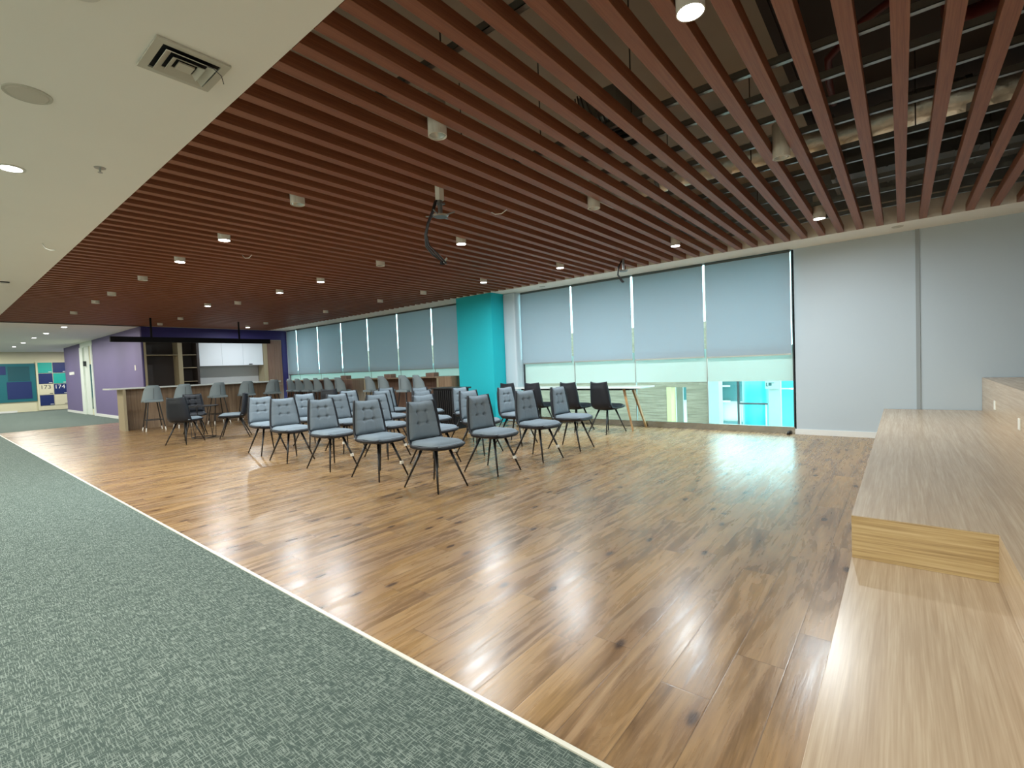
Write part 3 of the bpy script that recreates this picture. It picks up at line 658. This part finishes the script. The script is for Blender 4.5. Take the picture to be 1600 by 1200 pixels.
# ------------------------------------------------------------------ dining chair
def chair_proto(dark=False):
    r = empty('dining_chair')
    cm = M['fabric'] if not dark else M['shell']
    # profile of shell centre line (x, z) from seat front to top of back, and half width
    prof = [(0.280, 0.470, 0.175), (0.268, 0.464, 0.205), (0.17, 0.460, 0.232), (0.03, 0.452, 0.232), (-0.10, 0.452, 0.228), (-0.168, 0.468, 0.226),
            (-0.195, 0.52, 0.224), (-0.208, 0.62, 0.218), (-0.222, 0.74, 0.205), (-0.237, 0.86, 0.186), (-0.243, 0.915, 0.176)]
    def interp(u):
        f = u * (len(prof) - 1); i = min(int(f), len(prof) - 2); k = f - i
        a, b = prof[i], prof[i + 1]; return [a[j] + (b[j] - a[j]) * k for j in range(3)]
    def nrm(u):
        a = interp(max(0, u - 0.04)); b = interp(min(1, u + 0.04)); tx, tz = b[0] - a[0], b[2 - 1] - a[1]
        L = math.hypot(tx, tz) or 1; return (-(-tz) / L, -(tx) / L)   # pointing up/forward
    def shell(u, v, side):
        x, z, hw = interp(u); y = (v - .5) * 2
        nx, nz = nrm(u)
        cup = (0.010 * y ** 4 if u < 0.45 else 0.040 * y ** 4 + 0.012 * y * y)
        if u > 0.9: z -= 0.014 * (1 - abs(y)) * 1.0
        th = (0.002 if u < .3 else 0.012) if side == 0 else (-0.022 - 0.020 * (1 - y ** 6) * (1 if u < .9 else .3))
        return Vector((x + nx * (cup + th), y * hw, z + nz * (cup + th)))
    MB().grid(shell, 24, 12).build('shell', M['shell'], r, smooth=True)
    # seat cushion
    def seat(u, v, side):
        y = (v - .5) * 2; x0, x1 = -0.172, 0.285
        x = x0 + (x1 - x0) * u
        hw = 0.218 if u < 0.7 else 0.218 - 0.038 * ((u - .7) / .3) ** 2
        e = min(u, 1 - u, v, 1 - v); puff = 0.045 * (1 - math.exp(-e * 14))
        z = 0.470 + 0.004 * y * y + (puff if side == 0 else -0.004)
        if side == 0 and u > 0.8: z -= 0.3 * (u - 0.8) ** 2
        return Vector((x, y * hw, z))
    MB().grid(seat, 20, 16).build('seat', cm, r, smooth=True)
    # tufted back cushion
    def back(u, v, side):
        y = (v - .5) * 2
        z = 0.505 + (0.915 - 0.505) * u
        hw = 0.214 - 0.046 * u ** 1.4
        xc = -0.176 - 0.052 * u
        e = min(u, 1 - u, v, 1 - v); puff = 0.042 * (1 - math.exp(-e * 16))
        d = 0.0
        for ty in (-0.32, 0.32):
            for tz in (0.42, 0.72):
                q = math.hypot((y - ty) * hw, (u - tz) * 0.43)
                d += 0.022 * math.exp(-(q / 0.020) ** 2)
        for tz in (0.42, 0.72): d += 0.010 * math.exp(-(((u - tz) * 0.43) / 0.010) ** 2) * (1 if abs(y) < 0.34 else 0.35)
        for ty in (-0.32, 0.32): d += 0.008 * math.exp(-(((y - ty) * hw) / 0.010) ** 2) * (1 if 0.4 < u < 0.74 else 0.3)
        if u > 0.9: z -= 0.014 * (1 - abs(y)) * ((u - 0.9) / 0.1)
        cup = 0.026 * y * y
        if side == 1: return Vector((xc + cup + 0.002, y * hw, z))
        return Vector((xc + cup + max(0.004, puff - d), y * hw, z))
    MB().grid(back, 44, 36).build('backrest', cm, r, smooth=True)
    # legs
    for sx in (-1, 1):
        for sy in (-1, 1):
            MB().cone((sx * 0.11 + 0.02, sy * 0.09, 0.42), (sx * 0.275, sy * 0.205, 0.0), 0.0165, 0.0085, 12).build('leg', M['black'], r, smooth=True)
    B('under_frame', M['black'], r, -0.12, 0.16, -0.10, 0.10, 0.404, 0.424)
    return r
def add_tag(c, sx, sy):
    f = 0.62; x = sx * (0.11 + 0.165 * f) + 0.02 * (1 - f); y = sy * (0.09 + 0.115 * f); z = 0.42 * (1 - f)
    o = MB().box(x - 0.017, x + 0.017, y - 0.017, y + 0.017, z - 0.018, z + 0.018, bev=0.004).build('paper_tag', M['tagm'], c)
    o['label'] = 'white paper tag wrapped round the leg'
proto = chair_proto(); usedp = False
rown = ['front', 'second', 'third', 'fourth', 'back']
coln = ['nearest the carpet', 'second from the carpet', 'third from the carpet', 'nearest the windows']
GX = [-3.885, -4.88, -5.93, -7.03, -8.08]
GY = [3.43, 4.32, 5.20, 6.07]
pos = {}
for i, gx in enumerate(GX):
    for j, gy in enumerate(GY):
        pos[(i, j)] = (gx, gy, 0.0)
pos[(0, 1)] = (-3.86, 4.32, 0.0); pos[(4, 0)] = (-8.1, 3.56, R(-4)); pos[(0, 2)] = (-3.83, 5.21, R(-4)); pos[(0, 3)] = (-3.84, 6.07, R(3))
chairs = {}
for (i, j), (gx, gy, rz) in pos.items():
    c = proto if not usedp else copy_tree(proto); usedp = True
    c.location = (gx, gy, 0); c.rotation_euler = (0, 0, rz + R(((i * 7 + j * 5) % 5 - 2) * 0.8))
    tag(c, 'grey tufted chair with black shell, %s row from the platform, %s' % (rown[i], coln[j]), 'chair', 'rows of grey tufted chairs')
    chairs[(i, j)] = c
for key, sx, sy in [((2, 0), 1, 1), ((1, 0), 1, 1), ((0, 1), 1, 1), ((0, 2), 1, 1), ((1, 1), 1, 1), ((3, 1), 1, -1), ((2, 1), 1, 1)]: add_tag(chairs[key], sx, sy)
# lounge chairs round the black table
for (x, y, rz, lb) in [(-11.0, 3.27, R(128), 'seen from behind at left of the black round table'), (-10.95, 4.18, R(243), 'facing left, at the right of the black round table')]:
    c = copy_tree(chairs[(3, 2)]); c.location = (x, y, 0); c.rotation_euler = (0, 0, rz)
    tag(c, 'grey tufted chair with black shell, ' + lb, 'chair', 'chairs around the black round table')
# black chairs at the white table
dproto = chair_proto(True)
for i, (x, lb) in enumerate([(-4.13, 'nearest the blank pale wall'), (-4.78, 'second from the blank pale wall'), (-5.62, 'third from the blank pale wall'), (-6.25, 'nearest the turquoise column')]):
    c = dproto if i == 0 else copy_tree(dproto); c.location = (x, 7.76, 0); c.rotation_euler = (0, 0, R([78, 80, 84, 84][i]))
    tag(c, 'black leather chair seen from behind at the white table, ' + lb, 'chair', 'black chairs along the white table')
c = copy_tree(dproto); c.location = (-12.45, 3.9, 0); c.rotation_euler = (0, 0, R(-12))
tag(c, 'dark chair on the far side of the black round table', 'chair', 'chairs around the black round table')
c = copy_tree(dproto); c.location = (-9.9, 5.85, 0); c.rotation_euler = (0, 0, R(120))
tag(c, 'black chair seen from behind, beyond the rows of grey chairs', 'chair')

# white table by the near window
tb = thing('dining_table', 'long white topped table with splayed oak legs by the near window', 'table', (-5.12, 8.36, 0))
MB().box(-1.52, 1.52, -0.32, 0.31, 0.765, 0.79, bev=0.01).build('tabletop', M['tabletop'], tb)
B('apron', M['blackmatte'], tb, -1.25, 1.25, -0.20, 0.20, 0.73, 0.765)
for sx in (-1, 1):
    for sy in (-1, 1):
        MB().cone((sx * 1.14, sy * 0.19, 0.75), (sx * 1.34, sy * 0.29, 0.0), 0.034, 0.020, 4).build('leg', M['oakleg'], tb)

# round black wire table
ct = thing('coffee_table', 'round black wire table with a flat top among three chairs', 'table', (-11.62, 3.80, 0))
MB().lathe([(0.0, 0.665), (0.30, 0.665), (0.30, 0.682), (0.0, 0.682)], n=36).build('tabletop', M['black'], ct)
MB().tube([(0.22 * math.cos(a * math.pi / 12), 0.22 * math.sin(a * math.pi / 12), 0.01) for a in range(25)], 0.008, 6).build('base_ring', M['black'], ct)
for k in range(8):
    a = k * math.pi / 4; b = a + 0.5
    MB().cone((0.26 * math.cos(a), 0.26 * math.sin(a), 0.665), (0.22 * math.cos(b), 0.22 * math.sin(b), 0.01), 0.006, 0.006, 6).build('leg', M['black'], ct)

# ------------------------------------------------------------------ bar stool
def stool_proto():
    r = empty('bar_stool')
    def sh(u, v, side):     # wrap-around back, u = angle, v = height
        a = (u - .5) * R(150); y = math.sin(a) * (0.235 - 0.055 * v); c = math.cos(a)
        x = -0.20 * c + 0.02 - 0.035 * v + 0.05
        zt = 0.735 + (0.405 - 0.30 * max(0.0, 1 - c - 0.22)) * v - 0.02 * (1 - c)
        o = -0.012 if side else 0.012
        return Vector((x + o * c, y - o * math.sin(a) * 1.0, zt))
    MB().grid(sh, 20, 6).build('backrest', M['stool'], r, smooth=True)
    B('back_seam', M['seam'], r, -0.182, -0.176, -0.003, 0.003, 0.80, 1.06)
    MB().box(-0.17, 0.20, -0.195, 0.195, 0.715, 0.775, bev=0.025).build('seat', M['stool'], r)
    for sx in (-1, 1):
        for sy in (-1, 1):
            l = MB().cone((sx * 0.11, sy * 0.11, 0.715), (sx * 0.205, sy * 0.205, 0.0), 0.014, 0.010, 10).build('leg', M['black'], r)
            MB().cone((sx * 0.194, sy * 0.194, 0.085), (sx * 0.206, sy * 0.206, -0.0), 0.0135, 0.0125, 10).build('leg_cap', M['cap'], l)
    fr = MB()
    q = 0.17
    for a, b in [((-q, -q), (q, -q)), ((q, -q), (q, q)), ((q, q), (-q, q)), ((-q, q), (-q, -q))]: fr.cone((a[0], a[1], 0.27), (b[0], b[1], 0.27), 0.009, 0.009, 8)
    fr.build('foot_rest', M['black'], r)
    return r
sproto = stool_proto(); su = False
bl = ['nearest the lilac wall', 'second from the lilac wall', 'in the middle of the five', 'second from the windows', 'nearest the windows']
for i, y in enumerate([3.72, 4.40, 5.22, 5.98, 6.72]):
    s_ = sproto if not su else copy_tree(sproto); su = True
    s_.location = (-14.75, y, 0); s_.rotation_euler = (0, 0, R(180 + (i % 3 - 1) * 4))
    tag(s_, 'grey shell bar stool at the white topped bar, ' + bl[i], 'bar stool', 'bar stools at the kitchen bar')
wx = [-15.55, -15.05, -14.5, -13.9, -13.3, -12.7, -11.2, -10.62, -9.75, -9.2]
for i, x in enumerate(wx):
    s_ = copy_tree(sproto); s_.location = (x, 7.76, 0); s_.rotation_euler = (0, 0, R(90 + (i % 3 - 1) * 5))
    if i < 6: lb = 'far table under the window, ' + ['nearest the kitchen', 'second from the kitchen', 'third from the kitchen', 'fourth from the kitchen', 'second from its brown end panel', 'beside its brown end panel'][i]
    else: lb = 'near table under the window, ' + ['farthest from the turquoise column', 'third from the turquoise column', 'second from the turquoise column', 'closest to the turquoise column'][i - 6]
    tag(s_, 'grey bar stool at the ' + lb, 'bar stool', 'bar stools along the far window')

# high tables under the far window
def high_table(x0, x1, lb, panels):
    r = thing('high_table', lb, 'table', ((x0 + x1) / 2, 8.33, 0)); h = (x1 - x0) / 2
    MB().box(-h, h, -0.28, 0.28, 1.045, 1.075, bev=0.003).build('tabletop', M['bar_wood'], r)
    for (a, b, m) in panels: B('leg_panel', M[m], r, a - (x0 + x1) / 2, b - (x0 + x1) / 2, -0.27, 0.27, 0, 1.045)
    B('back_panel', M['cab_wood'], r, -h + 0.02, h - 0.02, 0.22, 0.25, 0.0, 1.045)
    return r
high_table(-16.6, -12.6, 'long brown high table under the far window near the kitchen', [(-16.6, -16.5, 'cab_wood'), (-13.05, -12.6, 'cab_wood')])
high_table(-12.0, -8.4, 'long brown high table under the far window near the turquoise column', [(-12.0, -11.92, 'pale_edge'), (-8.93, -8.86, 'pale_edge'), (-8.86, -8.4, 'bar_wood')])
for i, (x, lb) in enumerate([(-13.3, 'beside the far table end'), (-11.1, 'in the middle of the window table'), (-9.35, 'nearest the turquoise column')]):
    r = thing('desk_box', 'small open brown wooden box on the high table, ' + lb, 'box', (x, 8.30, 1.075), 0, 'wooden boxes on the high tables')
    MB().box(-0.16, 0.16, -0.08, -0.07, 0, 0.10).box(-0.16, -0.15, -0.07, 0.08, 0, 0.10).box(0.15, 0.16, -0.07, 0.08, 0, 0.10).box(-0.15, 0.15, 0.07, 0.08, 0, 0.10).box(-0.15, 0.15, -0.07, 0.07, 0, 0.01).build('box_body', M['cab_wood'], r)
# black cabinet behind the chairs
bc = thing('storage_cabinet', 'low black slatted cabinet between grey chairs and turquoise column', 'cabinet', (-7.25, 6.95, 0))
MB().box(-0.55, 0.1, -0.02, 0.4, 0.0, 0.83, bev=0.005).build('body', M['blackmatte'], bc)
MB().box(-0.6, 0.15, -0.05, 0.43, 0.83, 0.86, bev=0.005).build('top', M['black'], bc)
for i in range(8): B('slat', M['black'], bc, -0.4 + i * 0.06, -0.375 + i * 0.06, -0.035, -0.02, 0.04, 0.80)

# ------------------------------------------------------------------ kitchen
XB = -18.3
struct('wall_kitchen', M['indigo'], XB - 0.1, XB, 4.311, YW, 0, CZ, label='dark indigo wall behind the kitchen')
struct('wall_kitchen', M['indigo'], XB, XK, 4.31, YW, 2.56, CZ, label='dark indigo bulkhead above the kitchen units')
struct('wall_kitchen', M['indigo'], XB, XK, 8.50, YW, 0, 2.56, label='dark indigo return beside the window')
struct('wall_kitchen', M['indigo'], XB, XK, 4.31, 4.335, 0, 2.56, label='dark indigo return beside the lilac wall')
bk = thing('open_shelf', 'dark brown open shelving unit beside the lilac wall', 'shelf unit', (XK, 0, 0))
B('back_panel', M['shelf_dark'], bk, -0.5, -0.48, 4.34, 5.80, 0, 2.54)
for y0, y1 in [(4.34, 4.40), (5.22, 5.34)]: B('side_panel', M['pale_edge'], bk, -0.48, 0.0, y0, y1, 0, 2.54)
B('side_panel', M['shelf_dark'], bk, -0.48, 0.0, 5.74, 5.80, 0, 2.54)
B('top_panel', M['shelf_dark'], bk, -0.48, 0.0, 4.40, 5.74, 2.50, 2.54)
B('shelf', M['pale_edge'], bk, -0.46, -0.02, 4.40, 5.22, 2.03, 2.05)
for z in (2.03, 1.62, 1.18, 0.85): B('shelf', M['pale_edge'], bk, -0.46, -0.02, 5.34, 5.74, z, z + 0.02)
uc = thing('wall_cabinet', 'white gloss kitchen wall cabinet above the worktop', 'cabinet', (XK, 0, 0))
B('body', M['cabwhite'], uc, -0.45, -0.06, 5.82, 7.84, 1.67, 2.52)
for (a, b) in [(5.825, 6.50), (6.505, 7.17), (7.175, 7.835)]: B('door', M['cabwhite'], uc, -0.06, -0.04, a, b, 1.67, 2.52, bev=0.003)
B('handle', M['black'], uc, -0.04, -0.02, 7.35, 7.46, 1.69, 1.72)
bs = thing('splashback', 'light grey splashback below the white cabinets', 'splashback', (XK, 0, 0)); B('panel', M['backsplash'], bs, -0.53, -0.50, 5.82, 7.84, 0.95, 1.67)
kc = thing('base_cabinet', 'low wooden kitchen counter unit with white worktop', 'cabinet', (XK, 0, 0))
B('body', M['cab_wood'], kc, -0.5, 0.0, 5.82, 7.84, 0, 0.92); B('worktop', M['tabletop'], kc, -0.5, 0.02, 5.82, 7.84, 0.92, 0.95)
for (a, b) in [(5.83, 6.49), (6.51, 7.16), (7.18, 7.83)]: B('door', M['cab_wood'], kc, 0.0, 0.015, a, b, 0.08, 0.90)
tc = thing('tall_cabinet', 'tall reddish wood kitchen cabinet beside the window', 'cabinet', (XK, 0, 0))
B('body', M['pale_edge'], tc, -0.5, 0.0, 7.85, 8.49, 0, 2.56)
B('door', M['cab_wood'], tc, 0.0, 0.02, 7.98, 8.22, 0.95, 2.54); B('door', M['cab_wood'], tc, 0.0, 0.02, 8.225, 8.485, 0.95, 2.54)
B('door', M['cab_wood'], tc, 0.0, 0.02, 7.98, 8.22, 0.08, 0.94); B('door', M['cab_wood'], tc, 0.0, 0.02, 8.225, 8.485, 0.08, 0.94)
B('handle', M['cap'], tc, 0.02, 0.035, 8.02, 8.16, 1.10, 1.125)

bar = thing('bar_counter', 'long wooden bar counter with thin white top', 'bar counter', (-15.3, 0, 0))
MB().box(-0.75, 0.0, 3.0, 7.25, 1.065, 1.10, bev=0.004).build('countertop', M['tabletop'], bar)
B('front_panel', M['bar_wood'], bar, -0.36, -0.32, 3.32, 7.15, 0, 1.065)
B('end_panel', M['pale_edge'], bar, -0.62, -0.04, 3.26, 3.32, 0, 1.065)
B('end_panel', M['bar_wood'], bar, -0.62, -0.04, 7.15, 7.21, 0, 1.065)
pn = thing('pendant_light', 'long black linear pendant lamp above the bar', 'pendant lamp', (-15.3, 0, 0))
MB().box(-0.05, 0.05, 3.07, 6.97, 2.265, 2.40, bev=0.004).build('lamp_housing', M['lamp_black'], pn)
for y in (3.93, 6.09): MB().cone((0, y, 2.40), (0, y, 2.95), 0.024, 0.024, 10).build('rod', M['lamp_black'], pn)
# wall details on the lilac wall
sw = thing('light_switch', 'small white switch on the lilac wall beside the kitchen', 'light switch', (-18.45, 4.28, 1.68)); B('plate', M['socket'], sw, -0.05, 0.05, -0.012, 0, -0.08, 0.08)
ds = thing('door_sign', 'small white plate on the lilac wall beyond the doorway', 'sign', (-28.2, 4.28, 1.72)); B('plate', M['chalk'], ds, -0.5, 0.5, -0.015, 0, -0.06, 0.06)

# ------------------------------------------------------------------ lockers on the far wall
mu = thing('wall_panel', 'big deep teal wall panel with navy rectangles at far left', 'wall panel', (XL, 0, 0))
B('board', M['tealdk'], mu, 0.0, 0.05, 0.6, 3.66, 0.50, 2.34)
B('navy_block', M['navy'], mu, 0.05, 0.06, 2.66, 3.50, 0.64, 1.46); B('navy_block', M['navy'], mu, 0.05, 0.06, 1.6, 2.66, 1.82, 2.22)
B('teal_block', mat('dark_teal_block', (0, 74, 84), 0.5), mu, 0.05, 0.058, 2.72, 3.46, 1.50, 2.20)
lk = thing('locker_bank', 'bank of chequered navy aqua and cream lockers', 'lockers', (XL + 0.005, 0, 0))
Y0, Y1 = 3.74, 4.80; Z0, Z1 = 0.24, 2.38; dy = (Y1 - Y0) / 2; dz = (Z1 - Z0) / 4
B('body', M['cream'], lk, 0, 0.10, Y0 - 0.06, Y1 + 0.05, 0.02, Z1 + 0.03)
cols = [['navy', 'cream'], ['cream', 'navy'], ['navy', 'aqua'], ['aqua', 'navy']]
nums = [[None, None], ['173', '174'], ['171', None], [None, '170']]
def text(s, size, m, parent, x, y, z):
    cu = bpy.data.curves.new('number', 'FONT'); cu.body = s; cu.size = size; cu.extrude = 0.002; cu.align_x = 'CENTER'
    to = bpy.data.objects.new('number_curve', cu)
    COL.objects.link(to); dg = bpy.context.evaluated_depsgraph_get()
    me = bpy.data.meshes.new_from_object(to.evaluated_get(dg)); bpy.data.objects.remove(to)
    o = bpy.data.objects.new('number', me); COL.objects.link(o); me.materials.clear(); me.materials.append(m)
    o.rotation_euler = (R(90), 0, R(90)); o.location = (x, y, z); o.parent = parent
    return o
for a in range(4):
    for b in range(2):
        d = MB().box(0.10, 0.12, Y0 + b * dy + 0.012, Y0 + (b + 1) * dy - 0.012, Z0 + a * dz + 0.012, Z0 + (a + 1) * dz - 0.012, bev=0.003).build('door', M[cols[a][b]], lk)
        B('latch', M['chalk'] if cols[a][b] != 'cream' else M['ink'], d, 0.12, 0.13, Y0 + (b + 1) * dy - 0.16, Y0 + (b + 1) * dy - 0.04, Z0 + a * dz + 0.05, Z0 + a * dz + 0.075)
text('173', 0.27, M['ink'], lk, 0.122, Y0 + dy * 0.45, Z0 + 2 * dz - 0.24)
text('174', 0.27, M['chalk'], lk, 0.122, Y0 + dy * 1.42, Z0 + 2 * dz - 0.24)
